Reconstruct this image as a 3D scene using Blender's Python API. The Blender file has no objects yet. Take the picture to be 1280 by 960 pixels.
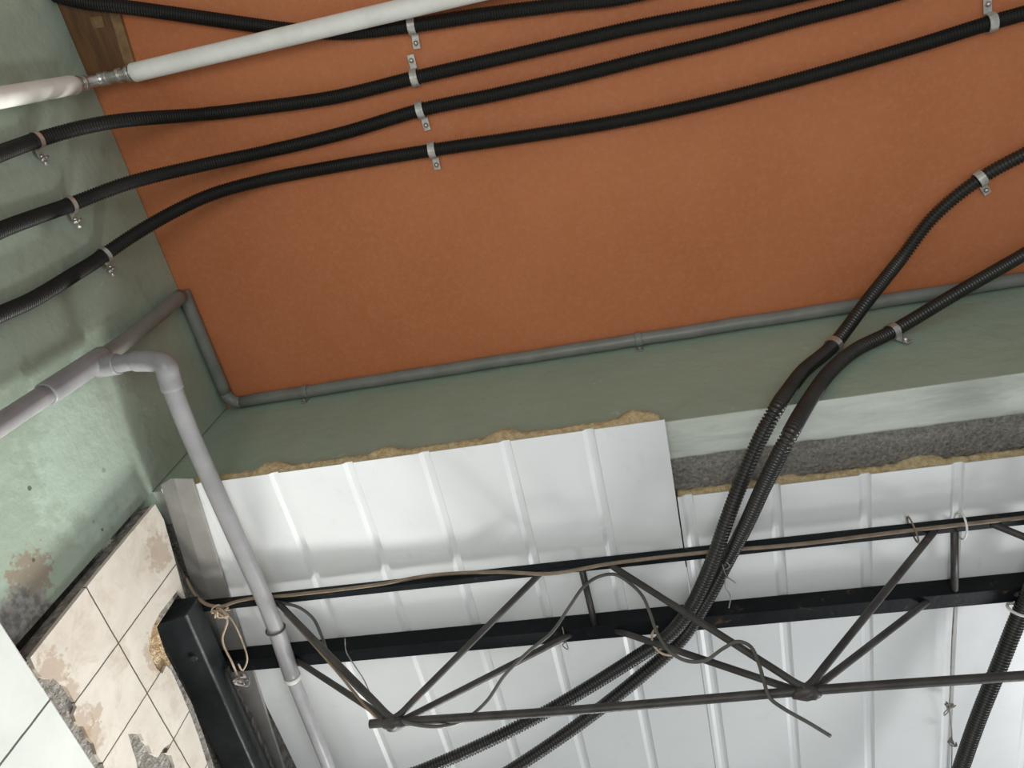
import bpy, bmesh, math, random
from mathutils import Vector, Matrix, noise
random.seed(7)
C = bpy.context.scene.collection
SC = bpy.context.scene

# ------------------------------------------------------------------ camera
RX = Vector((0.97387, 0.20829, 0.09052))      # camera right in the world
RD = Vector((-0.14705, 0.88206, -0.44760))    # camera down
RF = Vector((-0.17307, 0.42259, 0.88964))     # camera forward
CAM = Vector((0, 0, 1.6))
cd = bpy.data.cameras.new('camera'); cam = bpy.data.objects.new('camera', cd); C.objects.link(cam)
m = Matrix.Identity(4)
for i in range(3):
    m[i][0] = RX[i]; m[i][1] = -RD[i]; m[i][2] = -RF[i]; m[i][3] = CAM[i]
cam.matrix_world = m
cd.sensor_width = 36; cd.lens = 27.0; cd.clip_start = .01
SC.camera = cam

CEIL = 4.0; XL = -1.53; YB = 1.06; BEAM = 3.448; PAN = 3.40
def ray(px, py):
    return RX*((px-640)/960) + RD*((py-480)/960) + RF
def at(px, py, ax, val):                       # the point of the plane x/y/z = val that is seen at a photo pixel
    d = ray(px, py); i = 'xyz'.index(ax)
    return CAM + d*((val-CAM[i])/d[i])
def path(pts):                                 # (px,py,axis,val) or (px,py): distance in between is interpolated
    dist = []
    for q in pts:
        if len(q) == 4:
            d = ray(q[0], q[1]); i = 'xyz'.index(q[2]); dist.append((q[3]-CAM[i])/d[i])
        else: dist.append(None)
    s = [0]
    for a, b in zip(pts, pts[1:]): s.append(s[-1]+math.hypot(b[0]-a[0], b[1]-a[1]))
    known = [i for i, d in enumerate(dist) if d is not None]
    out = []
    for i, q in enumerate(pts):
        d = dist[i]
        if d is None:
            lo = max(k for k in known if k < i); hi = min(k for k in known if k > i)
            t = (s[i]-s[lo])/(s[hi]-s[lo]); d = 1/((1-t)/dist[lo]+t/dist[hi])
        out.append(CAM+ray(q[0], q[1])*d)
    return out
def spline(P, step):
    P = [Vector(p) for p in P]
    Q = [P[0]*2-P[1]]+P+[P[-1]*2-P[-2]]
    dense = []
    for i in range(1, len(Q)-2):
        p0, p1, p2, p3 = Q[i-1:i+3]
        t0 = 0; t1 = t0+max((p1-p0).length, 1e-5)**.5; t2 = t1+max((p2-p1).length, 1e-5)**.5; t3 = t2+max((p3-p2).length, 1e-5)**.5
        n = max(6, int((p2-p1).length/.004))
        for k in range(n):
            t = t1+(t2-t1)*k/n
            A1 = p0*((t1-t)/(t1-t0))+p1*((t-t0)/(t1-t0)); A2 = p1*((t2-t)/(t2-t1))+p2*((t-t1)/(t2-t1)); A3 = p2*((t3-t)/(t3-t2))+p3*((t-t2)/(t3-t2))
            B1 = A1*((t2-t)/(t2-t0))+A2*((t-t0)/(t2-t0)); B2 = A2*((t3-t)/(t3-t1))+A3*((t-t1)/(t3-t1))
            dense.append(B1*((t2-t)/(t2-t1))+B2*((t-t1)/(t2-t1)))
    dense.append(P[-1])
    acc = [0]
    for a, b in zip(dense, dense[1:]): acc.append(acc[-1]+(b-a).length)
    n = max(2, int(acc[-1]/step)); out = []; j = 0
    for k in range(n+1):
        L = acc[-1]*k/n
        while j < len(acc)-2 and acc[j+1] < L: j += 1
        u = (L-acc[j])/max(acc[j+1]-acc[j], 1e-9)
        out.append(dense[j].lerp(dense[j+1], min(1, u)))
    return out

# ------------------------------------------------------------------ mesh builder
class MB:
    def __init__(s): s.v = []; s.f = []; s.sm = []
    def face(s, f, smooth=False): s.f.append(f); s.sm.append(smooth)
    def tube(s, P, r, n=14, cap=True, smooth=True):
        P = [Vector(p) for p in P]; b = len(s.v)
        up = None; N = len(P)
        for i, p in enumerate(P):
            t = (P[min(i+1, N-1)]-P[max(i-1, 0)]).normalized()
            if up is None:
                up = Vector((0, 0, 1)) if abs(t.z) < .9 else Vector((1, 0, 0))
            up = (up-t*up.dot(t)).normalized(); sd = t.cross(up)
            rr = r(i) if callable(r) else r
            for k in range(n):
                a = 2*math.pi*k/n
                s.v.append(p+(up*math.cos(a)+sd*math.sin(a))*rr)
        for i in range(N-1):
            for k in range(n):
                k2 = (k+1) % n
                s.face((b+i*n+k, b+i*n+k2, b+(i+1)*n+k2, b+(i+1)*n+k), smooth)
        if cap:
            s.face(tuple(b+k for k in range(n))[::-1]); s.face(tuple(b+(N-1)*n+k for k in range(n)))
        return s
    def rod(s, a, c, r, n=12): return s.tube([a, c], r, n)
    def box(s, a, c):
        x0, y0, z0 = a; x1, y1, z1 = c
        return s.hexa([(x0, y0, z0), (x1, y0, z0), (x1, y1, z0), (x0, y1, z0), (x0, y0, z1), (x1, y0, z1), (x1, y1, z1), (x0, y1, z1)])
    def hexa(s, V):
        b = len(s.v); s.v += [Vector(v) for v in V]
        for f in ((0, 3, 2, 1), (4, 5, 6, 7), (0, 1, 5, 4), (1, 2, 6, 5), (2, 3, 7, 6), (3, 0, 4, 7)): s.face(tuple(b+i for i in f))
        return s
    def obox(s, c, u, v, w, a, b_, d):          # oriented box: centre, unit axes, half sizes
        P = []
        for k in (-1, 1):
            for (i, j) in ((-1, -1), (1, -1), (1, 1), (-1, 1)): P.append(c+u*a*i+v*b_*j+w*d*k)
        return s.hexa(P)
    def prism(s, prof, ax0, ax1):               # two matching rings of points
        b = len(s.v); n = len(prof)
        s.v += [Vector(p) for p in ax0]+[Vector(p) for p in ax1]
        for k in range(n):
            k2 = (k+1) % n; s.face((b+k, b+k2, b+n+k2, b+n+k))
        s.face(tuple(b+k for k in range(n))[::-1]); s.face(tuple(b+n+k for k in range(n)))
        return s
    def sheet(s, fn, us, vs, smooth=True):
        b = len(s.v); n = len(vs)
        for u in us:
            for v in vs: s.v.append(Vector(fn(u, v)))
        for i in range(len(us)-1):
            for j in range(n-1):
                s.face((b+i*n+j, b+(i+1)*n+j, b+(i+1)*n+j+1, b+i*n+j+1), smooth)
        return s
    def ball(s, c, rx, ry, rz, n=12, jit=0):
        b = len(s.v); c = Vector(c)
        for i in range(n+1):
            th = math.pi*i/n
            for k in range(n):
                a = 2*math.pi*k/n; d = Vector((math.sin(th)*math.cos(a), math.sin(th)*math.sin(a), math.cos(th)))
                q = 1+jit*noise.noise(d*2+c*9)
                s.v.append(c+Vector((d.x*rx, d.y*ry, d.z*rz))*q)
        for i in range(n):
            for k in range(n):
                k2 = (k+1) % n; s.face((b+i*n+k, b+(i+1)*n+k, b+(i+1)*n+k2, b+i*n+k2), True)
        return s
    def build(s, name, mat, parent=None, bevel=0):
        org = parent['_org'] if parent is not None and '_org' in parent else None
        if parent is None:
            lo = Vector((min(v[i] for v in s.v) for i in range(3))); hi = Vector((max(v[i] for v in s.v) for i in range(3)))
            O = (lo+hi)/2
        else: O = Vector(org)
        me = bpy.data.meshes.new(name)
        me.from_pydata([tuple(v-O) for v in s.v], [], s.f)
        for p, k in zip(me.polygons, s.sm): p.use_smooth = k
        bm = bmesh.new(); bm.from_mesh(me); bmesh.ops.remove_doubles(bm, verts=bm.verts, dist=1e-6)
        bmesh.ops.recalc_face_normals(bm, faces=bm.faces); bm.to_mesh(me); bm.free()
        me.materials.append(mat)
        o = bpy.data.objects.new(name, me); C.objects.link(o)
        if parent is not None: o.parent = parent; o['_org'] = tuple(O)
        else: o.location = O; o['_org'] = tuple(O)
        if bevel:
            md = o.modifiers.new('bevel', 'BEVEL'); md.width = bevel; md.segments = 2; md.limit_method = 'ANGLE'
        return o
def thing(name, label, cat, loc, group=None):
    o = bpy.data.objects.new(name, None); C.objects.link(o); o.location = loc; o['_org'] = tuple(loc)
    o.empty_display_size = .05
    return tag(o, label, cat, group)
def tag(o, label, cat, group=None):
    o['label'] = label; o['category'] = cat
    if group: o['group'] = group
    return o
def struct(o, label=None, cat=None):
    o['kind'] = 'structure'
    if label: o['label'] = label
    if cat: o['category'] = cat
    return o

# ------------------------------------------------------------------ materials
def lin(r, g, b):
    f = lambda c: (c/255/12.92 if c/255 <= .04045 else ((c/255+.055)/1.055)**2.4)
    return (f(r), f(g), f(b), 1)
class Mat:
    def __init__(s, name, rough=.5, metal=0, spec=.5):
        s.m = bpy.data.materials.new(name); s.m.use_nodes = True; s.t = s.m.node_tree
        s.b = s.t.nodes['Principled BSDF']; s.b.inputs['Roughness'].default_value = rough
        s.b.inputs['Metallic'].default_value = metal; s.b.inputs['Specular IOR Level'].default_value = spec
        s.co = s.t.nodes.new('ShaderNodeTexCoord').outputs['Object']
    def n(s, kind, **k):
        x = s.t.nodes.new(kind)
        for a, b in k.items(): setattr(x, a, b)
        return x
    def link(s, a, b): s.t.links.new(a, b)
    def noise(s, scale, detail=4, rough=.55, vec=None, dist=0):
        x = s.n('ShaderNodeTexNoise'); x.inputs['Scale'].default_value = scale; x.inputs['Detail'].default_value = detail
        x.inputs['Roughness'].default_value = rough; x.inputs['Distortion'].default_value = dist
        s.link(vec or s.co, x.inputs['Vector']); return x.outputs['Fac']
    def ramp(s, fac, a, b, lo=(0, 0, 0, 1), hi=(1, 1, 1, 1)):
        x = s.n('ShaderNodeValToRGB'); e = x.color_ramp.elements
        e[0].position = a; e[1].position = b; e[0].color = lo; e[1].color = hi
        s.link(fac, x.inputs['Fac']); return x.outputs['Color']
    def mix(s, fac, a, b):
        x = s.n('ShaderNodeMix', data_type='RGBA')
        for sock, val in ((x.inputs[0], fac), (x.inputs[6], a), (x.inputs[7], b)):
            if isinstance(val, (tuple, float, int)): sock.default_value = val
            else: s.link(val, sock)
        return x.outputs[2]
    def math(s, op, a, b=0., c=None):
        x = s.n('ShaderNodeMath', operation=op)
        for i, v in enumerate((a, b) if c is None else (a, b, c)):
            if isinstance(v, (int, float)): x.inputs[i].default_value = v
            else: s.link(v, x.inputs[i])
        return x.outputs[0]
    def sep(s):
        x = s.n('ShaderNodeSeparateXYZ'); s.link(s.co, x.inputs[0]); return x.outputs
    def blob(s, c, r, wob=.6, scale=12):           # irregular patch round an object-space point, 1 inside
        d = s.n('ShaderNodeVectorMath', operation='DISTANCE'); s.link(s.co, d.inputs[0]); d.inputs[1].default_value = c
        q = s.math('ADD', s.math('DIVIDE', d.outputs['Value'], r), s.math('MULTIPLY', s.math('SUBTRACT', s.noise(scale, 5, .65), .5), wob*2))
        return s.ramp(q, .75, 1.05, (1, 1, 1, 1), (0, 0, 0, 1))
    def color(s, c):
        if isinstance(c, tuple): s.b.inputs['Base Color'].default_value = c
        else: s.link(c, s.b.inputs['Base Color'])
        return s
    def bump(s, h, strength=.3, dist=.01):
        x = s.n('ShaderNodeBump'); x.inputs['Strength'].default_value = strength; x.inputs['Distance'].default_value = dist
        s.link(h, x.inputs['Height']); s.link(x.outputs[0], s.b.inputs['Normal']); return s
    def rough(s, r): s.link(r, s.b.inputs['Roughness']); return s

def simple(name, a, b, scale=20, rough=.5, metal=0, lo=.35, hi=.65, bump=0, bs=60, bd=.003, spec=.5):
    M = Mat(name, rough, metal, spec)
    M.color(M.mix(M.ramp(M.noise(scale, 5, .6), lo, hi), a, b))
    if bump: M.bump(M.noise(bs, 5, .6), bump, bd)
    return M.m

# ceiling
M = Mat('orange_ceiling_paint', .62, spec=.3)
c = M.mix(M.ramp(M.noise(2.2, 4), .35, .7), (.48, .156, .059, 1), (.53, .182, .073, 1))
c = M.mix(M.ramp(M.noise(60, 5, .7), .45, .9), c, (.55, .225, .105, 1))
M.color(c).bump(M.noise(110, 4, .6), .35, .004); ORANGE = M.m

# green painted plaster
def green_wall(name, a, b, stains_and_sheen=True, dirt=.5):
    M = Mat(name, .42, spec=.45)
    c = M.mix(M.ramp(M.noise(3.5, 6, .62), .3, .7), a, b)
    c = M.mix(M.ramp(M.noise(24, 5, .7, dist=1.2), .64, .78), c, (.50, .60, .52, 1))
    c = M.mix(M.math('MULTIPLY', M.ramp(M.noise(6, 6, .7, dist=.7), .56, .75), dirt), c, (.19, .20, .16, 1))
    if stains_and_sheen:
        p = at(38, 720, 'x', XL); c = M.mix(M.math('MULTIPLY', M.blob(tuple(p), .07, 1.4, 34), .6), c, (.24, .13, .085, 1))
        for q, r in ((at(30, 782, 'x', XL), .10), (at(60, 790, 'x', XL), .07)):
            c = M.mix(M.blob(tuple(q), r, .55, 26), c, M.mix(M.ramp(M.noise(60, 5), .4, .6), (.15, .145, .13, 1), (.30, .29, .27, 1)))
        for q, r in ((at(130, 588, 'x', XL), .008), (at(37, 611, 'x', XL), .007), (at(117, 652, 'x', XL), .006), (at(128, 662, 'x', XL), .005), (at(42, 700, 'x', XL), .006)):
            c = M.mix(M.math('MULTIPLY', M.blob(tuple(q), r, .7, 60), .85), c, (.07, .08, .065, 1))
        w = M.blob(tuple(at(120, 560, 'x', XL)), .26, .9, 14)  # mint patch: glossy reflection painted into the colour, together with peeling paint
        c = M.mix(M.math('MULTIPLY', w, .45), c, (.50, .62, .54, 1))
    M.color(c)
    r = M.ramp(M.noise(9, 4), .3, .7, (.3, .3, .3, 1), (.5, .5, .5, 1)); M.rough(r)
    M.bump(M.noise(14, 6, .6), .4, .012)
    return M.m
GREEN = green_wall('sage_green_wall_paint', (.30, .37, .29, 1), (.37, .45, .365, 1))
GREENB = green_wall('sage_green_beam_paint', (.30, .395, .305, 1), (.335, .435, .345, 1), False, .25)

M = Mat('green_soffit_paint_lit', .5, spec=.35)  # light off the panels put into the beam paint's colour, plus dirt streaks
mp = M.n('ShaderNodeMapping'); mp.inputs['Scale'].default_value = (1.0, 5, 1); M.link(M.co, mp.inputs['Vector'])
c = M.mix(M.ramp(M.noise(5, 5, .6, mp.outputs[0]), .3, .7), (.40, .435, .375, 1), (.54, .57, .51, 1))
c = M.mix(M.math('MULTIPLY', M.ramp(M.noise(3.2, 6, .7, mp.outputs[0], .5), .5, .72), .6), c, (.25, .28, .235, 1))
M.color(c).bump(M.noise(18, 5), .3, .008); SOFFIT_LIT = M.m
M = Mat('rough_concrete', .9, spec=.2)
n1 = M.noise(95, 8, .8)
v = M.n('ShaderNodeTexVoronoi'); v.inputs['Scale'].default_value = 90; M.link(M.co, v.inputs['Vector'])
c = M.mix(M.ramp(n1, .35, .68), (.20, .186, .162, 1), (.54, .51, .455, 1))
c = M.mix(M.ramp(v.outputs['Distance'], .0, .25, (1, 1, 1, 1), (0, 0, 0, 1)), c, (.22, .21, .19, 1))
M.color(c).bump(M.math('ADD', n1, v.outputs['Distance']), .9, .02); CONCRETE = M.m
M = Mat('grey_mortar', .92, spec=.2)
c = M.mix(M.ramp(M.noise(45, 6, .65), .35, .65), (.13, .12, .105, 1), (.34, .32, .285, 1))
c = M.mix(M.blob(tuple(at(195, 812, 'x', -1.495)), .085, .5, 25), c, M.mix(M.ramp(M.noise(30, 4), .4, .65), (.34, .215, .11, 1), (.55, .42, .27, 1)))
M.color(c).bump(M.noise(80, 5), .8, .012); MORTAR = M.m

def tiles(name, a, b, groutc, ylines, zlines, w, dirty):
    M = Mat(name, .3, spec=.5)
    c = M.mix(M.ramp(M.noise(7, 6, .65), .35, .7), a, b)
    if dirty:
        c = M.mix(M.math('MULTIPLY', M.ramp(M.noise(11, 6, .7, dist=.5), .5, .72), .7), c, (.46, .37, .28, 1))
        c = M.mix(M.ramp(M.noise(45, 4, .7), .72, .78), c, (.30, .25, .19, 1))
        for q, r in ((at(122, 890, 'x', -1.485), .022), (at(196, 815, 'x', -1.485), .06), (at(110, 930, 'x', -1.485), .05), (at(64, 838, 'x', -1.485), .05), (at(88, 866, 'x', -1.485), .035), (at(100, 905, 'x', -1.485), .045), (at(200, 690, 'x', -1.485), .06)):
            c = M.mix(M.math('MULTIPLY', M.blob(tuple(q), r, 1.4, 50), .55), c, (.36, .25, .165, 1))
    S = M.sep(); g = None
    for ax, vals in ((1, ylines), (2, zlines)):
        for val in vals:
            k = M.math('LESS_THAN', M.math('ABSOLUTE', M.math('SUBTRACT', M.math('ADD', S[ax], M.math('MULTIPLY', M.math('SUBTRACT', M.noise(30), .5), .003)), val)), w)
            g = k if g is None else M.math('MAXIMUM', g, k)
    M.color(M.mix(g, c, groutc)).bump(M.math('SUBTRACT', M.math('MULTIPLY', M.noise(20), .15), g), .5, .006)
    return M.m
CREAM = tiles('cream_wall_tile', (.57, .515, .44, 1), (.69, .645, .57, 1), (.10, .085, .065, 1), (1.262, 1.4505, 1.637, 1.824, 2.011, 2.2), (3.024, 2.66), .0022, True)
WHITET = tiles('white_wall_tile', (.60, .63, .585, 1), (.68, .705, .66, 1), (.09, .085, .075, 1), (.58, .88, 1.18, 1.48), (2.46,), .003, False)

M = Mat('white_sheet_metal', .34, spec=.5)
c = M.mix(M.ramp(M.noise(2.0, 5, .6), .35, .75), (.76, .775, .772, 1), (.70, .715, .71, 1))
c = M.mix(M.math('MULTIPLY', M.ramp(M.noise(9, 6, .7, dist=1.0), .58, .8), .35), c, (.55, .54, .49, 1))
M.color(c).bump(M.noise(3, 3), .12, .02); SHEET = M.m
M = Mat('yellow_insulation_wool', .95, spec=.1)
c = M.mix(M.ramp(M.noise(60, 6, .7), .35, .65), (.48, .35, .18, 1), (.76, .62, .38, 1))
M.color(c).bump(M.noise(140, 5, .7), .9, .01); WOOL = M.m
HOSE = simple('black_corrugated_plastic', (.009, .0085, .0075, 1), (.015, .0145, .0125, 1), 6, .5, 0, .3, .7, spec=.22)
HOSEW = simple('dusty_black_corrugated_plastic', (.011, .0105, .009, 1), (.030, .028, .023, 1), 9, .33, 0, .3, .7, spec=.5)
PVC = simple('grey_pvc', (.225, .222, .225, 1), (.29, .286, .29, 1), 9, .36)
PVCL = simple('pale_grey_pvc', (.34, .34, .345, 1), (.43, .43, .435, 1), 9, .22)
PVCP = simple('overpainted_pipe', (.165, .172, .152, 1), (.215, .222, .20, 1), 10, .42, bump=.2, bs=40)
WHITEP = simple('white_pipe_jacket', (.74, .74, .68, 1), (.83, .83, .78, 1), 14, .45, bump=.15, bs=80)
STEEL = simple('zinc_steel', (.50, .49, .46, 1), (.66, .65, .62, 1), 60, .34, .85)
CLIPM = simple('grey_clamp_metal', (.40, .385, .35, 1), (.60, .585, .55, 1), 55, .42, .35)
M = Mat('black_painted_steel', .5, spec=.12)
c = M.mix(M.ramp(M.noise(8, 5), .35, .7), (.005, .0065, .0075, 1), (.011, .014, .015, 1))
c = M.mix(M.ramp(M.noise(16, 6, .75, dist=.6), .60, .70), c, (.075, .045, .030, 1))
M.color(c).bump(M.noise(40, 5), .3, .004); BLACK = M.m
M = Mat('scuffed_charcoal_steel', .40, spec=.4)
c = M.mix(M.ramp(M.noise(7, 6, .65), .35, .7), (.014, .017, .018, 1), (.036, .041, .041, 1))
c = M.mix(M.ramp(M.noise(22, 6, .75, dist=.6), .62, .72), c, (.085, .075, .065, 1))
M.color(c).bump(M.noise(40, 5), .3, .004); LEDGER = M.m
M = Mat('weathered_truss_steel', .48, spec=.45)
c = M.mix(M.ramp(M.noise(14, 5), .35, .7), (.024, .022, .020, 1), (.062, .058, .052, 1))
c = M.mix(M.ramp(M.noise(24, 6, .75), .60, .72), c, (.10, .055, .035, 1))
M.color(c).bump(M.noise(60, 5), .3, .003); RODM = M.m
M = Mat('galvanised_flashing', .40, .25)
M.color(M.mix(M.ramp(M.noise(10, 5), .35, .7), (.25, .243, .228, 1), (.34, .332, .312, 1))); FLASH = M.m
BROWNC = simple('brown_cable_sheath', (.16, .115, .075, 1), (.25, .19, .13, 1), 20, .55)
GREYC = simple('dark_grey_cable_sheath', (.060, .058, .05, 1), (.12, .115, .10, 1), 12, .5)
STRING = simple('tan_string', (.36, .27, .19, 1), (.48, .38, .28, 1), 40, .8)
WIRE = simple('thin_rusty_wire', (.16, .14, .12, 1), (.32, .29, .26, 1), 40, .6)
WHITES = simple('white_tie', (.70, .69, .65, 1), (.8, .79, .75, 1), 40, .5)
BOARDM = Mat('brown_varnished_wood', .3)
mp = BOARDM.n('ShaderNodeMapping'); mp.inputs['Scale'].default_value = (26, 3, 3); BOARDM.link(BOARDM.co, mp.inputs['Vector'])
BOARDM.color(BOARDM.mix(BOARDM.ramp(BOARDM.noise(2.2, 6, .65, mp.outputs[0], .6), .35, .7), (.075, .030, .009, 1), (.17, .075, .022, 1))); BOARD = BOARDM.m
BOARDE = simple('pale_wood_edge', (.16, .09, .035, 1), (.28, .17, .075, 1), 30, .5)

# ------------------------------------------------------------------ the setting
def wob(o, amt, scale): pass
o = MB().box((XL-.12, -2.6, CEIL), (2.6, YB+.15, CEIL+.12)).build('ceiling', ORANGE); struct(o)
# structures keep their origin at the world origin so that stains sit in room coordinates
def sbuild(mb, name, mat, bevel=0):
    e = {'_org': (0, 0, 0)}
    o = mb.build(name, mat, None, bevel)
    off = Vector(o['_org'])
    for v in o.data.vertices: v.co += off
    o.location = (0, 0, 0)
    return struct(o)
sbuild(MB().box((XL-.12, -2.6, 0), (XL, YB-.004, CEIL-.005)), 'wall_left', GREEN)
sbuild(MB().box((XL-.12, YB, BEAM+.003), (2.6, YB+.15, CEIL)), 'wall_back', GREENB)
sbuild(MB().box((XL, YB+.0005, BEAM), (2.6, YB+.126, BEAM+.003)), 'wall_soffit_lit', SOFFIT_LIT)  # thin added slab that carries the soffit's paler, panel-lit colour
# broken concrete core of the lintel, behind the painted soffit
def core(u, v):
    h = noise.noise(Vector((u*9, v*9, 3)))*.010+noise.noise(Vector((u*30, v*30, 7)))*.008+noise.noise(Vector((u*75, v*75, 1)))*.004
    e = min(1, (v-(YB+.118))/.02)
    return (u, v+noise.noise(Vector((u*14, 0, 5)))*.004*(1-e), BEAM-.002-.010*e+h*e)
us = [-1.55+i*.012 for i in range(346)]; vs = [YB+.118+i*.012 for i in range(32)]
sbuild(MB().sheet(core, us, vs), 'wall_lintel', CONCRETE)

# tiled wall beyond the opening
TX = -1.485
def polyslab(px, x, depth, name, mat):
    P = [at(a, b, 'x', x) for a, b in px]
    bm = bmesh.new()
    f = bm.faces.new([bm.verts.new(p) for p in P])
    r = bmesh.ops.extrude_face_region(bm, geom=[f])
    for g in r['geom']:
        if isinstance(g, bmesh.types.BMVert): g.co.x -= depth
    bmesh.ops.triangulate(bm, faces=[q for q in bm.faces if len(q.verts) > 4])
    bmesh.ops.recalc_face_normals(bm, faces=bm.faces)
    me = bpy.data.meshes.new(name); bm.to_mesh(me); bm.free(); me.materials.append(mat)
    o = bpy.data.objects.new(name, me); C.objects.link(o); return struct(o)
right_edge = [(275, 1000), (262, 965), (248, 920), (238, 893), (225, 862), (214, 838), (208, 832)]
ragged = [(194, 630), (120, 719), (38, 822), (44, 836), (52, 846), (60, 849), (72, 848), (82, 858), (90, 871), (96, 884), (92, 893), (95, 902), (104, 908), (111, 922), (117, 929), (121, 943), (128, 953), (133, 968), (140, 990), (150, 1010),
          (176, 1010), (174, 975), (170, 950), (165, 935), (160, 917), (176, 917), (180, 926), (186, 932), (190, 942), (198, 946), (204, 936), (212, 930), (208, 941), (214, 944), (218, 956), (222, 990), (230, 1010)]
polyslab(ragged+right_edge+[(203, 842), (196, 836), (190, 824), (186, 812), (188, 800), (190, 786), (200, 766), (222, 738), (232, 748), (226, 728), (216, 690), (205, 650)], TX, .012, 'wall_tiled', CREAM)
polyslab([(193, 632), (38, 821), (-80, 965), (60, 1100), (300, 1100), (283, 1000), (270, 965), (255, 920), (240, 880), (222, 845), (206, 815), (196, 784), (226, 738), (236, 750), (228, 728), (216, 690), (205, 650)], TX-.010, .045, 'wall_mortar', MORTAR)
sbuild(MB().box((-1.75, YB+.05, 0), (-1.66, 4.6, 4.2)), 'wall_outer', MORTAR)
# white tiled dado
sbuild(MB().box((XL, -2.6, 0), (-1.465, 4.4, 2.767)), 'wall_dado', WHITET, .004)

# ------------------------------------------------------------------ insulated roof panels
def profile_sheet(x0, x1, y0, y1, ribs, z):
    xs = [(x0, 0)]
    for r in ribs:
        xs += [(r, 0), (r+.011, .0075), (r+.029, .0075), (r+.033, 0)]
    xs += [(x1, 0)]
    mb = MB()
    ys = [y0, y1]
    b = 0
    for y in ys:
        for x, h in xs: mb.v.append(Vector((x, y, z+h)))
    n = len(xs)
    for k in range(n-1): mb.face((k, k+1, n+k+1, n+k))
    # folded down thickness so the sheet has a real edge
    for y in ys:
        for x, h in xs: mb.v.append(Vector((x, y, z+h+.0025)))
    for k in range(n-1): mb.face((2*n+k, 3*n+k, 3*n+k+1, 2*n+k+1)); mb.face((k, 2*n+k, 2*n+k+1, k+1)); mb.face((n+k, n+k+1, 3*n+k+1, 3*n+k))
    mb.face((0, n, 3*n, 2*n)); mb.face((n-1, 3*n-1, 4*n-1, 2*n-1)[::-1])
    return mb
def wool(x0, x1, y0, z0, z1, bulges, seed):
    mb = MB(); n = int((x1-x0)/.006)
    prof = 7
    for i in range(n+1):
        x = x0+(x1-x0)*i/n
        b = 0
        for bx, bh, bw in bulges: b = max(b, bh*max(0, 1-abs((x-bx)/bw)**1.6))
        top = z1+b+noise.noise(Vector((x*22, seed, 0)))*.006+noise.noise(Vector((x*80, seed, 5)))*.004
        for k in range(prof):
            t = k/(prof-1)
            yy = y0-.010*math.sin(t*math.pi)+noise.noise(Vector((x*60, t*3, seed)))*.006-(b*.35)*math.sin(min(1, t*1.1)*math.pi)
            mb.v.append(Vector((x, yy, z0+(top-z0)*t)))
        mb.v.append(Vector((x, y0+.12, z1))); mb.v.append(Vector((x, y0+.12, z0)))
    P = prof+2
    for i in range(n):
        for k in range(P):
            k2 = (k+1) % P; mb.face((i*P+k, i*P+k2, (i+1)*P+k2, (i+1)*P+k), True)
    mb.face(tuple(range(P))); mb.face(tuple(n*P+k for k in range(P))[::-1])
    return mb
LY = at(276, 600, 'z', PAN).y*.5+at(831, 526, 'z', PAN).y*.5
RY = at(880, 617, 'z', PAN).y*.5+at(1280, 571, 'z', PAN).y*.5
SX = at(831, 526, 'z', PAN).x
def bx(px, py): return at(px, py, 'y', LY-.005).x
t = thing('roof_panel', 'white ribbed insulated roof panel reaching over the beam edge, left of the seam', 'roof panel', (-.7, LY, PAN))
ribsL = [-1.343, -1.113, -.884, -.656, -.424, -.193]
profile_sheet(-1.46, SX, LY, 4.4, ribsL, PAN).build('bottom_sheet', SHEET, t)
wool(-1.40, SX-.012, LY+.006, PAN+.0082, PAN+.043, [(bx(338, 588), .034, .055), (bx(482, 566), .028, .05), (bx(630, 545), .034, .055), (bx(793, 524), .036, .06)], 1).build('insulation_edge', WOOL, t)
MB().box((-1.46, LY+.03, PAN+.0440), (SX, 4.4, PAN+.0475)).build('top_sheet', FLASH, t)
t = thing('roof_panel', 'white ribbed insulated roof panel set back to show raw concrete, right of the seam', 'roof panel', (.9, RY, PAN))
ribsR = [.042, .276, .510, .742, .975, 1.207, 1.44, 1.67]
profile_sheet(SX+.004, 2.0, RY, 4.4, ribsR, PAN).build('bottom_sheet', SHEET, t)
def cx(px, py): return at(px, py, 'y', RY-.005).x
wool(SX+.006, 2.0, RY+.006, PAN+.0082, PAN+.041, [(cx(975, 596), .028, .05), (cx(1146, 570), .040, .06), (cx(1320, 550), .03, .06)], 4).build('insulation_edge', WOOL, t)
MB().box((SX+.004, RY+.03, PAN+.0440), (2.0, 4.4, PAN+.0475)).build('top_sheet', FLASH, t)

# ------------------------------------------------------------------ flashing beside the panels
zf = PAN-.012
def fl(pxs, z): return [at(a, b, 'z', z) for a, b in pxs]
R0, R1 = fl([(240, 598), (355, 960)], zf); M0, M1 = fl([(214, 598), (322, 960)], zf)
L0 = at(200, 606, 'z', zf+.012); d = (R1-R0); k = 1.9
def ext(a, b, s): return a+(b-a)*s
L1 = L0+(M1-M0)
MB0 = MB()
ring0 = [R0+Vector((0, 0, .010)), R0, M0+Vector((.008, 0, 0)), M0+Vector((-.004, 0, .003)), L0, L0+Vector((0, 0, .02))]
ring1 = [p+(R1-R0 if i < 2 else M1-M0)*k for i, p in enumerate(ring0)]
MB0.prism(ring0, ring0, ring1)
o = MB0.build('metal_flashing', FLASH, None, .003)
tag(o, 'grey folded metal flashing strip between tiled wall and white roof panel', 'flashing')

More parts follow.
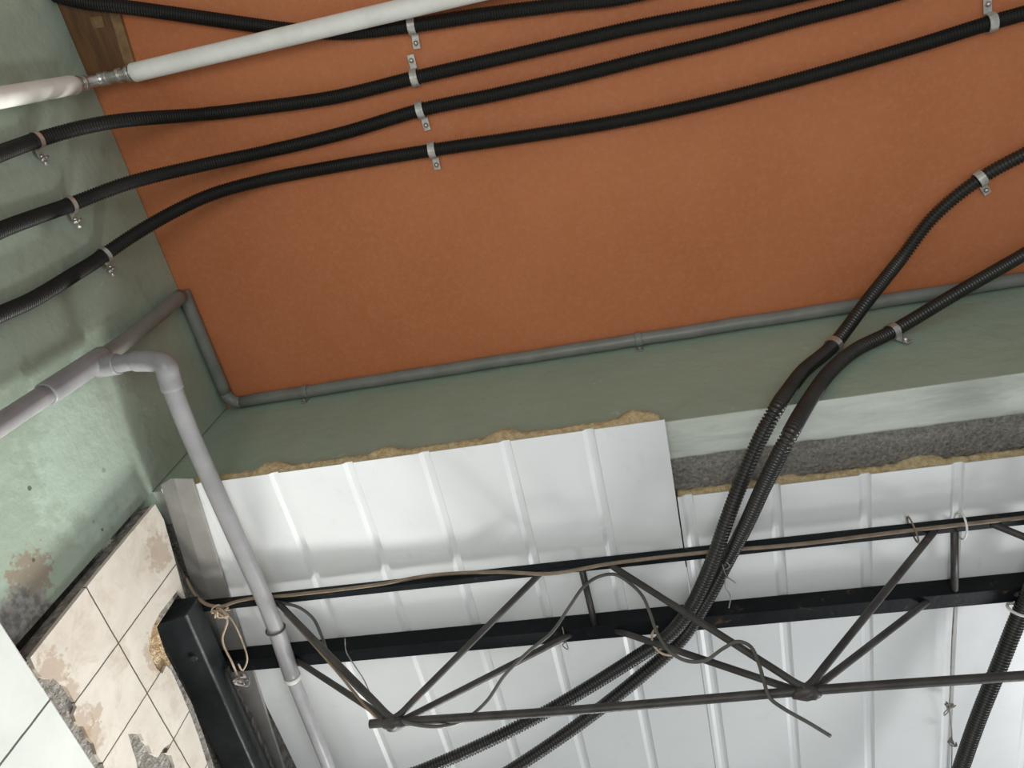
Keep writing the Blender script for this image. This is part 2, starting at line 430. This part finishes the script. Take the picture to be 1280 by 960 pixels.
# ------------------------------------------------------------------ steel ledger set into the wall
lz0, lz1 = 3.26, 3.34
def ledx(p, z): return at(p[0], p[1], 'z', z)
a0 = ledx((191, 781), lz0); a1 = ledx((272, 960), lz0); b0 = ledx((233, 769), lz0); b1 = ledx((321, 960), lz0)
kk = 3.2
A1 = ext(a0, a1, kk); B1 = ext(b0, b1, kk)
ch = .02
dirx = (b0-a0).normalized()
ring0 = [a0+Vector((0, 0, .012)), a0+dirx*.012, b0-dirx*.006, b0+Vector((0, 0, .006)), Vector((b0.x, b0.y-.004, lz1)), Vector((a0.x, a0.y-.03, lz1))]
dv = ((A1-a0)+(B1-b0))/2
ring1 = [p+dv for p in ring0]
t = thing('steel_beam', 'heavy black painted steel beam running along the cream tiled wall', 'beam', (a0+b0)/2)
MB().prism(ring0, ring0, ring1).build('beam_body', LEDGER, t, .003)
hp = at(243, 822, 'z', lz0-.0)
MB().tube([hp+Vector((0, 0, .004)), hp+Vector((0, 0, -.006))], .011, 12).build('bolt', RODM, t)
# rusted flakes hanging along its inner edge
mb = MB(); n = 60
for i in range(n+1):
    s = .25+.75*i/n
    p = b0.lerp(B1, s*.5)+Vector((.004, 0, .05)); w = .010+.012*max(0, noise.noise(Vector((i*.45, 2, 0))))+.006*random.random()
    mb.v += [p, p+Vector((w, 0, -.004)), p+Vector((w, 0, .010)), p+Vector((0, 0, .014))]
for i in range(n):
    for q in range(4): mb.face((i*4+q, i*4+(q+1) % 4, (i+1)*4+(q+1) % 4, (i+1)*4+q))
mb.face((0, 1, 2, 3)); mb.face((n*4+3, n*4+2, n*4+1, n*4))
mb.build('rust_edge', RODM, t)

# ------------------------------------------------------------------ triangular truss
az0, az1, ay0, ay1 = 3.350, 3.381, 1.436, 1.460
bz0, bz1, by0, by1 = 3.340, PAN-.001, 1.662, 1.714
CY, CZ, cr = 1.565, 2.962, .0115
N1, N2 = -.778, .258; N3 = N2+(N2-N1)
XE = 1.75
t = thing('roof_truss', 'dark triangular steel truss hanging below the white roof panels', 'truss', (0, CY, CZ))
MB().box((-1.49, ay0, az0), (XE, ay1, az1)).build('top_chord', BLACK, t, .003)
MB().box((-1.54, by0, bz0), (XE, by1, bz1)).build('top_chord', BLACK, t, .003)
cs = []
for i in range(60):
    x = -.845+(XE+.845)*i/59; cs.append((x, CY, CZ+.006*noise.noise(Vector((x*1.5, 0, 0)))))
MB().tube(cs, cr, 12).build('bottom_chord', RODM, t)
ay, by = (ay0+ay1)/2, (by0+by1)/2
def web(xa, xn, near):
    top = Vector((xa, ay if near else by, (az0 if near else bz0)+.006)); off = -.012 if near else .012
    sx = .016 if xa > xn else -.016
    bot = Vector((xn+sx, CY+off, CZ+.014)); low = Vector((xn-sx*.6, CY+off*1.0, CZ-.004))
    P = spline([top, top.lerp(bot, .5), top.lerp(bot, .9), bot, low], .01)
    MB().tube(P, .0095, 10).build('web_bar', RODM, t)
def ax_(px, py, z): return at(px, py, 'z', z).x
web(ax_(345, 755, az0), N1, True); web(ax_(680, 727, az0), N1, True)
web(ax_(765, 722, az0), N2, True); web(ax_(1170, 672, az0), N2, True)
web(ax_(1240, 664, az0), N3, True); web(N3+.42, N3, True)
web(ax_(370, 830, bz0), N1, False); web(ax_(712, 787, bz0), N1, False)
web(ax_(770, 792, bz0), N2, False); web(ax_(1160, 758, bz0), N2, False)
web(ax_(1270, 748, bz0), N3, False); web(N3+.42, N3, False)
for px, py in ((729, 722), (1195, 668)):
    x = ax_(px, py, az0)
    MB().rod((x, ay1-.004, az0+.010), (x+.004, by0+.004, bz0+.012), .010, 10).build('strut', RODM, t)
for xn in (N1, N2, N3):
    MB().ball((xn, CY, CZ-.004), .034, .020, .017, 12, .35).build('weld_node', RODM, t)

# ------------------------------------------------------------------ hoses
def hose(pts, r, label, mat, pitch=.0078, amp=.08, head='wall', tail=(1.6, -.16, 0)):
    Q = path(pts)                                # carried on well past the picture's edge
    if head == 'wall': Q = [Vector((Q[0].x, Q[0].y, 2.785))]+Q
    elif head: Q = [Q[0]+Vector(head)]+Q
    if tail: Q = Q+[Q[-1]+Vector(tail)]
    P = spline(Q, pitch/4)
    for p in P: p.z = min(p.z, CEIL-r-.003); p.x = max(p.x, XL+r+.003) if p.y < YB else p.x
    pat = (1.0, .97, 1-amp*2, 1-amp*1.2)
    o = MB().tube(P, lambda i: r*pat[i % 4], 14).build('corrugated_hose', mat)
    return tag(o, label, 'hose', 'black corrugated hoses'), P
r = .0205
xw = XL+r+.004; zc = CEIL-r-.004
hose([(40, -14, 'z', zc-.012), (100, 2, 'z', zc-.012), (150, 8, 'z', zc-.012), (230, 19, 'z', zc), (300, 29, 'z', zc), (370, 38, 'z', zc), (430, 41, 'z', zc), (515, 32, 'z', zc), (600, 19, 'z', zc), (700, 6, 'z', zc), (800, -8, 'z', zc)], r,
     'black corrugated hose passing behind the white pipe at the ceiling top', HOSE, head=None)
_, H1 = hose([(-60, 218, 'x', xw), (0, 192, 'x', xw), (47, 175, 'x', xw+.004), (100, 160), (150, 151), (250, 143, 'z', zc-.006), (330, 134, 'z', zc), (420, 121, 'z', zc), (519, 97, 'z', zc), (620, 74, 'z', zc), (720, 51, 'z', zc), (800, 33, 'z', zc), (900, 14, 'z', zc), (1020, -12, 'z', zc)], r,
     'black hose crossing the ceiling just under the white pipe, uppermost on the green wall', HOSE)
_, H2 = hose([(-60, 318, 'x', xw), (0, 288, 'x', xw), (45, 271, 'x', xw), (90, 255, 'x', xw+.004), (160, 229), (250, 207), (330, 190, 'z', zc-.006), (430, 166, 'z', zc), (528, 137, 'z', zc), (620, 118, 'z', zc), (720, 95, 'z', zc), (820, 70, 'z', zc), (900, 51, 'z', zc), (1000, 24, 'z', zc), (1120, -8, 'z', zc)], r,
     'black hose crossing wall and ceiling between two others, middle clamp of the green wall', HOSE)
_, H3 = hose([(-60, 420, 'x', xw), (0, 393, 'x', xw), (40, 375, 'x', xw), (85, 348, 'x', xw), (131, 318, 'x', xw+.004), (170, 292), (215, 266), (265, 243), (330, 225, 'z', zc-.010), (430, 206, 'z', zc), (545, 187, 'z', zc), (640, 173, 'z', zc), (760, 154, 'z', zc), (850, 136, 'z', zc), (950, 112, 'z', zc), (1050, 85, 'z', zc), (1150, 56, 'z', zc), (1240, 28, 'z', zc), (1340, 0, 'z', zc)], r,
     'long black hose crossing the orange ceiling, lowest of those coming from the green wall', HOSE)
yw = YB-r-.004
_, H4 = hose([(1360, 155, 'z', zc), (1280, 193, 'z', zc), (1226, 223, 'z', zc), (1170, 268, 'z', zc), (1125, 325, 'z', zc-.02), (1085, 375), (1043, 430, 'y', yw), (1005, 463, 'y', yw-.006), (987, 486, 'y', yw-.014), (969, 513, 'y', yw-.02), (946, 557), (921, 617), (905, 660), (893, 695, 'z', az0-r-.038), (866, 755, 'z', az0-r-.044), (838, 792, 'z', bz0-r-.042), (790, 825, 'z', bz0-r-.035), (700, 880, 'z', 3.27), (620, 922, 'z', 3.22), (530, 962, 'z', 3.17), (430, 1000, 'z', 3.12)], r,
     'black hose clamped to the right of the ceiling and hanging down, left of its twin', HOSEW, .0096, .15, (1.2, -.35, 0), (-.45, .3, -.2))
_, H5 = hose([(1360, 270, 'z', zc-.03), (1280, 318, 'z', zc-.04), (1200, 364), (1116, 414, 'y', yw), (1070, 437, 'y', yw), (1038, 464, 'y', yw), (1010, 503, 'y', yw-.004), (985, 547, 'y', yw-.008), (955, 607), (933, 655), (911, 697, 'z', az0-r-.003), (882, 752, 'z', az0-r-.006), (848, 803, 'z', bz0-r-.004), (800, 846, 'z', bz0-r-.03), (720, 908, 'z', 3.26), (640, 962, 'z', 3.21), (560, 1010, 'z', 3.16)], r,
     'black hose clamped on the green beam and hanging over the truss, right of its twin', HOSEW, .0096, .15, (1.2, -.35, 0), (-.45, .3, -.2))
hose([(1700, 330, 'y', yw), (1560, 385, 'y', yw), (1450, 450, 'y', yw), (1385, 520, 'y', yw-.004), (1330, 640, 'z', az0-r-.02), (1300, 715, 'z', bz0-r-.004), (1272, 775, 'z', bz0-r-.006), (1248, 835, 'z', 3.29), (1222, 900, 'z', 3.27), (1196, 975, 'z', 3.25), (1170, 1050, 'z', 3.22)], .0225,
     'black corrugated hose hanging from the truss at the far right edge', HOSEW, .0096, .15, None, (-.15, .4, -.1))

# ------------------------------------------------------------------ saddle clamps
def clamp(p, tan, nrm, side, r, label, group, tabs=.042, mat=CLIPM, w=.0105):
    tan = tan.normalized(); nrm = (nrm-tan*nrm.dot(tan)).normalized(); side = side.normalized()
    sd = tan.cross(nrm)
    if sd.dot(side) < 0: sd = -sd
    t = thing('pipe_clamp', label, 'clamp', p, group)
    th = .003; mb = MB(); n = 18; R = r+.0015
    for i in range(n+1):
        a = math.radians(-55+290*i/n)           # 0 = along side, 90 = away from the surface
        d = sd*math.cos(a)+nrm*math.sin(a)
        for (rr, ww) in ((R, -w), (R, w), (R+th, w), (R+th, -w)): mb.v.append(p+d*rr+tan*ww)
    for i in range(n):
        for k in range(4): mb.face((i*4+k, i*4+(k+1) % 4, (i+1)*4+(k+1) % 4, (i+1)*4+k), False)
    mb.face((0, 1, 2, 3)); mb.face((n*4+3, n*4+2, n*4+1, n*4))
    mb.build('band', mat, t)
    c = p+sd*(r+tabs*.5)-nrm*(r-.004)
    mb = MB().obox(c, sd, tan, nrm, tabs*.5, w, .0018)
    # turned up neck joining tab and band
    mb.obox(p+sd*(r+.003)-nrm*(r*.35), nrm, tan, sd, r*.62, w, .0018)
    tab = mb.build('tab', mat, t, .001)
    s = p+sd*(r+tabs*.62)-nrm*(r-.006)
    mb = MB(); mb.ball(s+nrm*.003, .0075, .0075, .0075, 10); mb.build('screw', STEEL, tab)
    return t
def near(P, px, py):
    best = None
    for i, p in enumerate(P):
        q = p-CAM; z = q.dot(RF); u = 640+960*q.dot(RX)/z; v = 480+960*q.dot(RD)/z
        d = (u-px)**2+(v-py)**2
        if best is None or d < best[0]: best = (d, i)
    i = best[1]
    return P[i], P[min(i+3, len(P)-1)]-P[max(i-3, 0)]
DN = Vector((0, 0, -1)); YP = Vector((0, 1, 0)); XP = Vector((1, 0, 0))
H0 = spline(path([(40, -14, 'z', zc-.012), (100, 2, 'z', zc-.012), (150, 8, 'z', zc-.012), (230, 19, 'z', zc), (300, 29, 'z', zc), (370, 38, 'z', zc), (430, 41, 'z', zc), (515, 32, 'z', zc), (600, 19, 'z', zc), (700, 6, 'z', zc)]), .002)
GC = 'clamps in a row across the orange ceiling'
for P, px, py, sgn, lab in ((H0, 515, 32, 1, 'grey saddle clamp nearest the white pipe, topmost of the ceiling row'),
                            (H1, 518, 96, -1, 'grey saddle clamp with its tab above the hose, second down of the ceiling row'),
                            (H2, 526, 138, 1, 'grey saddle clamp with its tab below the hose, third down of the ceiling row'),
                            (H3, 541, 188, 1, 'grey saddle clamp on the lowest ceiling hose, bottom of the four in a row')):
    p, tn = near(P, px, py); clamp(p, tn, DN, YP*sgn, r, lab, GC)
GW = 'clamps on the green left wall'
for P, px, py, lab in ((H1, 46, 176, 'shiny saddle clamp with bent screws on the uppermost hose of the green wall'),
                       (H2, 88, 256, 'shiny saddle clamp on the middle hose of the green wall'),
                       (H3, 131, 318, 'shiny saddle clamp on the lowest hose of the green wall')):
    p, tn = near(P, px, py); t = clamp(p, tn, XP, YP, r, lab, GW, .036, STEEL, .0062)
    q = p+YP*(r+.030)-XP*(r-.014)
    mb = MB(); mb.ball(q, .009, .008, .009, 9, .6); mb.rod(q, q+Vector((.012, .012, -.012)), .004, 8); mb.rod(q, q+Vector((.010, -.006, .014)), .0035, 8)
    mb.build('bent_screw', STEEL, t)
p, tn = near(H3, 1239, 28); clamp(p, tn, DN, -YP, r, 'grey saddle clamp at the upper right corner of the ceiling', 'clamps at the right')
p, tn = near(H4, 1226, 223); clamp(p, tn, DN, YP, r, 'grey saddle clamp on the ceiling where the hose bends down at right', 'clamps at the right')
p, tn = near(H4, 1042, 431); clamp(p, tn, -YP, XP, r, 'small clamp on the beam under the left of two hanging hoses', 'clamps at the right', .022, STEEL)
p, tn = near(H5, 1115, 414); clamp(p, tn, -YP, XP, r, 'clamp with flat oval tab on the beam, holding the right hanging hose', 'clamps at the right', .04, STEEL)

# ------------------------------------------------------------------ white pipe with metal elbow
rw = .0265
zw = CEIL-rw-.049; xv = XL+rw+.012
va = at(-60, 132, 'x', xv); va = Vector((xv, va.y, 2.785)); vb = at(92, 106, 'x', xv); vm = at(0, 122, 'x', xv)
ca = at(166, 91, 'z', zw); cb = at(420, 31, 'z', zw); cc = cb+(cb-ca)*4
t = thing('white_pipe', 'white jacketed pipe with steel elbow crossing the top left corner', 'pipe', va)
MB().tube(spline([va, vm, vb], .02), rw, 20).build('wall_run', WHITEP, t, .003)
MB().tube(spline([ca, cb, cc], .02), rw, 20).build('ceiling_run', WHITEP, t, .003)
corner = at(118, 101, 'x', xv+.02)
el = spline([vb, vb.lerp(corner, .55), corner.lerp(ca, .2), corner.lerp(ca, .55), ca], .006)
eo = MB().tube(el, .0165, 16).build('elbow', STEEL, t)
def collar(P, i0, i1, rr, name, mat, par):
    MB().tube(P[i0:i1], rr, 18).build(name, mat, par, .002)
n = len(el)
collar(el, 1, 4, .0235, 'ring', STEEL, eo); collar(el, 5, 8, .0215, 'ring', STEEL, eo)
collar(el, n-4, n-1, .0235, 'ring', STEEL, eo); collar(el, n-9, n-6, .0215, 'ring', STEEL, eo); collar(el, n//2-3, n//2+3, .0195, 'union_nut', STEEL, eo)

# ------------------------------------------------------------------ brown board at the ceiling corner
t = thing('wooden_board', 'dark brown wooden board fixed to the ceiling corner behind the white pipe', 'board', at(115, 50, 'z', CEIL-.006))
def slab(pxs, z0, z1):
    a = [at(x, y, 'z', z0) for x, y in pxs]; return MB().prism(a, a, [Vector((p.x, p.y, z1)) for p in a])
slab([(52, -40), (126, -40), (158, 84), (109, 94)], CEIL-.010, CEIL+.001).build('board', BOARD, t)
slab([(120, -40), (132, -40), (168, 80), (157, 85)], CEIL-.013, CEIL+.001).build('edge_strip', BOARDE, t)
slab([(112, 22), (127, 20), (131, 34), (117, 36)], CEIL-.013, CEIL-.009).build('scrap', BOARDE, t)

# ------------------------------------------------------------------ grey wall pipe with tee, elbow and drop pipe
rp = .0265
xp = XL+rp+.022
t = thing('drain_pipe', 'grey plastic pipe with tee and elbow on the green wall, turning along the panel', 'pipe', at(100, 470, 'x', xp))
w0 = at(-60, 567, 'x', xp); w0 = Vector((xp, w0.y, 2.785)); w1 = at(65, 488, 'x', xp); w2 = at(118, 453, 'x', xp); w3 = at(160, 424, 'x', xp); w4 = at(226, 370, 'x', xp-.01)
MB().tube(spline([w0, w1], .05), rp, 20).build('wall_run', PVC, t)
MB().tube(spline([w2, w3, w4], .03), rp*.9, 20).build('upper_run', PVCP, t)
MB().tube(spline([w1-(w2-w1)*.15, w2+(w3-w2)*.25], .02), rp*1.18, 20).build('tee', PVC, t, .003)
tz = at(122, 452, 'x', xp).z
e0 = at(122, 459, 'x', xp); e1 = at(184, 449, 'z', 3.40); ez = at(206, 456, 'z', 3.375)
MB().tube(spline([e0, e0.lerp(e1, .42)], .02), rp*1.12, 20).build('tee_branch', PVC, t, .003)
MB().tube(spline([e0, e1], .02), rp*.92, 20).build('branch_run', PVC, t)
d0 = at(216, 487, 'z', 3.365); d1 = at(237, 540, 'z', 3.355); d2 = at(290, 660, 'z', 3.335); d3 = at(337, 765, 'z', az0-rp-.006); d4 = at(366, 848, 'z', bz0-rp-.008)
MB().tube(spline([e0.lerp(e1, .78), e1.lerp(ez, .4), ez, ez.lerp(d0, .5), d0], .008), rp*1.12, 20).build('elbow', PVC, t, .003)
MB().tube(spline([ez.lerp(d0, .5), d0, d1, d2, d3, d4], .03), rp*.97, 20).build('drop_run', PVC, t)
d5 = at(411, 960, 'z', bz0-rp-.014); d6 = d4+(d5-d4)*2.6
o = MB().tube(spline([d4-(d5-d4)*.05, d5, d6], .05), rp*.80, 20).build('slim_run', PVCL, t); o['label'] = 'slimmer pale grey lower pipe'
o = MB().tube([d4-(d5-d4).normalized()*.012, d4+(d5-d4).normalized()*.004], rp*1.05, 20).build('joint_ring', WHITES, o, .002); o['label'] = 'white joint ring'

# painted pipe in the ceiling corners
rc = .0215
yc = YB-rc-.001; zk = CEIL-rc-.001; xc = XL+rc+.004
t = thing('corner_pipe', 'green-grey overpainted pipe running in the corner between orange ceiling and beam', 'pipe', (0, yc, zk))
s0 = at(238, 372, 'x', xc+.01)
MB().tube(spline([Vector((xc, s0.y-.03, zk)), Vector((xc, .7, zk)), Vector((xc, yc-.045, zk))], .03), rc, 18).build('side_run', PVCP, t)
arc = [Vector((xc+.045-.045*math.cos(a), yc-.045+.045*math.sin(a), zk)) for a in [math.pi/2*i/10 for i in range(11)]]
MB().tube(arc, rc*1.0, 18).build('bend', PVCP, t)
P = [Vector((xc+.045+i*.06, yc-.002*abs(math.sin(i*.7)), zk+.001*math.sin(i*.9))) for i in range(60)]
MB().tube(P, rc, 18).build('beam_run', PVCP, t)
for px, py in ((381, 492), (798, 424)):
    x = at(px, py, 'y', yc).x
    mb = MB().tube([(x-.011, yc-.003, zk-.003), (x+.011, yc-.003, zk-.003)], rc+.003, 18)
    mb.box((x-.011, YB-.006, zk-.050), (x+.011, YB-.001, zk)); mb.ball((x, YB-.008, zk-.038), .006, .006, .006, 8)
    mb.build('saddle', PVCP, t, .001)

# ------------------------------------------------------------------ cables and wires
def cable(pts, r, mat, name, label, cat, group=None, n=8, step=.008):
    o = MB().tube(spline(path(pts), step), r, n).build(name, mat)
    return tag(o, label, cat, group)
yA = ay0-.008
cable([(232, 722, 'z', zf-.012), (243, 742), (258, 755, 'z', 3.33), (275, 758), (295, 752), (315, 748, 'y', yA), (340, 746, 'y', yA), (380, 742, 'y', yA), (470, 731, 'y', yA), (540, 719, 'y', yA), (620, 715, 'y', yA), (690, 717, 'y', yA), (760, 705, 'y', yA), (885, 690, 'y', yA), (1000, 680, 'y', yA), (1130, 664, 'y', yA), (1280, 647, 'y', yA), (1400, 633, 'y', yA)], .0055, BROWNC, 'cable',
      'brown cable lying along the upper chord of the truss', 'cable')
zA = az0-.012
cable([(338, 751, 'z', 3.345), (354, 754, 'z', 3.343), (375, 760, 'z', zA), (392, 774, 'z', zA-.01), (402, 795, 'z', zA-.03), (412, 822), (432, 846), (458, 872), (485, 893, 'z', CZ+.03), (515, 905, 'z', CZ-.018), (550, 908, 'z', CZ-.018), (580, 900), (608, 877), (630, 845), (660, 815), (690, 790), (712, 758), (730, 733), (748, 721, 'z', zA), (768, 718, 'z', zA), (786, 728, 'z', zA-.01), (803, 745), (812, 765), (822, 792), (838, 815), (858, 826), (880, 826), (905, 810), (922, 802), (938, 808), (948, 828), (955, 852), (962, 872, 'z', CZ-.018), (980, 886, 'z', CZ-.03), (1010, 903, 'z', CZ-.045), (1038, 920, 'z', CZ-.055)], .0048, GREYC, 'cable',
      'loose dark cable looping through the truss to a cut end beyond the hoses', 'cable')
cable([(356, 767, 'z', zA-.006), (370, 782), (400, 815), (430, 850), (458, 884, 'z', CZ+.03), (474, 900, 'z', CZ+.022)], .004, BROWNC, 'cable',
      'thin brownish cable tied beside the left end web of the truss', 'cable')
cable([(822, 783, 'z', 3.30), (815, 793, 'z', 3.27), (817, 806, 'z', 3.25), (826, 816, 'z', 3.245), (838, 819, 'z', 3.25), (850, 815, 'z', 3.28)], .0035, STRING, 'tie_wire',
      'pale tie wire looped under the two hoses where they meet the truss', 'wire')
def knot(mb, p, R, n=4, rr=.0022):
    for i in range(n):
        a = [p+Vector((random.uniform(-R, R), random.uniform(-R, R), random.uniform(-R, R))) for k in range(4)]
        mb.tube(spline([p]+a+[p], .004), rr, 6)
# string bundle at the near end of the ledger
mb = MB(); kp = at(277, 763, 'z', 3.325); mb.tube(spline(path([(262, 757, 'z', 3.33), (277, 762, 'z', 3.325), (284, 775, 'z', 3.31), (278, 800, 'z', 3.28), (290, 828, 'z', 3.255), (297, 845, 'z', 3.25)]), .006), .0035, 8)
mb.tube(spline(path([(279, 764, 'z', 3.325), (290, 775, 'z', 3.31), (302, 800, 'z', 3.29), (309, 825, 'z', 3.265), (303, 838, 'z', 3.25), (298, 830, 'z', 3.25)]), .006), .0028, 8)
knot(mb, kp, .022, 6, .003); tag(mb.build('tied_string', STRING), 'tan string knotted round the cable by the near end of the black beam', 'string')
mb = MB(); kp = at(300, 850, 'z', 3.25); knot(mb, kp, .022, 9, .0032); mb.ball(kp, .013, .012, .014, 8, .6)
tag(mb.build('wire_tangle', WIRE), 'tangle of wire on the inner edge of the black beam', 'wire')
# thin wire with knots hanging in front of the right panel
mb = MB(); mb.tube(spline(path([(1193, 752, 'z', PAN-.03), (1190, 800, 'z', PAN-.03), (1188, 860, 'z', PAN-.04), (1187, 885, 'z', PAN-.04), (1190, 920, 'z', PAN-.03), (1188, 1000, 'z', PAN-.03)]), .01), .0018, 6)
for px, py, R in ((1187, 886, .020), (1190, 928, .012)): knot(mb, at(px, py, 'z', PAN-.04), R, 4, .0018)
tag(mb.build('knotted_wire', WIRE), 'thin knotted wire stretched along the panel rib at lower right', 'wire')
mb = MB(); mb.tube(spline(path([(908, 702, 'z', 3.302), (912, 708, 'z', 3.302), (905, 712, 'z', 3.305), (903, 705, 'z', 3.305), (908, 720, 'z', 3.30), (920, 729, 'z', 3.29), (908, 722, 'z', 3.29), (907, 735, 'z', 3.29), (913, 745, 'z', 3.29), (911, 760, 'z', 3.285)]), .004), .0016, 6)
tag(mb.build('curled_wire', WIRE), 'curl of thin wire dangling from the hanging hoses above the truss', 'wire')
mb = MB(); mb.tube(spline(path([(431, 798, 'z', bz0-.003), (433, 815, 'z', bz0-.006), (444, 833, 'z', bz0-.012), (455, 850, 'z', bz0-.02), (468, 880, 'z', bz0-.05)]), .006), .0018, 6)
tag(mb.build('loose_wire', WIRE), 'thin loose wire hanging from the thick chord near the left truss node', 'wire')
mb = MB(); mb.tube(spline(path([(703, 784, 'z', bz0-.004), (706, 798, 'z', bz0-.008), (710, 812, 'z', bz0-.012), (703, 806, 'z', bz0-.012), (709, 802, 'z', bz0-.01)]), .004), .0016, 6)
tag(mb.build('wire_scrap', WIRE), 'short curled wire scrap below the thick chord left of the hoses', 'wire')
def ring(c, axis, R, r_, name, mat, label, cat, sq=1.0):
    axis = axis.normalized(); u = axis.cross(Vector((0, 0, 1))).normalized(); v = axis.cross(u)
    P = [c+u*R*math.cos(a)+v*R*sq*math.sin(a) for a in [2*math.pi*i/28 for i in range(29)]]
    return tag(MB().tube(P, r_, 8, False).build(name, mat), label, cat)
pt = d3.lerp(d4, .25); ring(pt, d4-d3, rp*.97+.003, .0035, 'tie_wire', GREYC, 'dark tie wire wound round the grey drop pipe below the upper chord', 'wire')
x = ax_(1197, 664, az0)
ring(Vector((x+.012, ay, (az0+az1)/2-.004)), Vector((1, .1, 0)), .036, .003, 'tie_loop', WHITES, 'white tie loop round the upper chord at the right strut', 'tie')
x = ax_(1143, 668, az0)
ring(Vector((x, ay-.004, (az0+az1)/2-.004)), Vector((1, -.2, 0)), .036, .0025, 'tie_loop', BROWNC, 'rusty wire loop round the upper chord left of the right strut', 'tie')
q = at(1273, 762, 'z', bz0-r-.006)
ring(q, Vector((.3, -.9, .1)), .027, .004, 'zip_tie', WHITES, 'white strap round the hose at the far right of the thick chord', 'tie')

for o in SC.objects:
    if '_org' in o: del o['_org']

# ------------------------------------------------------------------ light
w = bpy.data.worlds.new('daylight'); SC.world = w; w.use_nodes = True
bg = w.node_tree.nodes['Background']; bg.inputs[0].default_value = (.93, .97, 1.0, 1); bg.inputs[1].default_value = .38
def area(name, loc, target, sx, sy, power, col, spread=180):
    l = bpy.data.lights.new(name, 'AREA'); l.shape = 'RECTANGLE'; l.size = sx; l.size_y = sy; l.energy = power; l.color = col; l.spread = math.radians(spread)
    o = bpy.data.objects.new(name, l); C.objects.link(o); o.location = loc
    o.rotation_euler = (Vector(target)-Vector(loc)).to_track_quat('-Z', 'Y').to_euler(); return o
area('daylight_opening', (-.3, 4.2, 2.1), (-1.47, .2, 2.98), .6, .45, 14.5, (1, .99, .96), 40)
area('daylight_opening', (2.4, 4.0, 1.9), (.0, .8, 3.2), 1.0, .8, 17, (.97, .99, 1), 90)
area('ceiling_fill', (.0, -.75, .4), (-.35, .85, 3.7), 1.6, 1.2, 38, (1, .985, .95))  # unseen lamp, added to brighten ceiling and beam like floor bounce
SC.view_settings.view_transform = 'Standard'; SC.view_settings.look = 'None'; SC.view_settings.gamma = 1
SC.view_settings.exposure = 0.0; SC.view_settings.use_curve_mapping = False
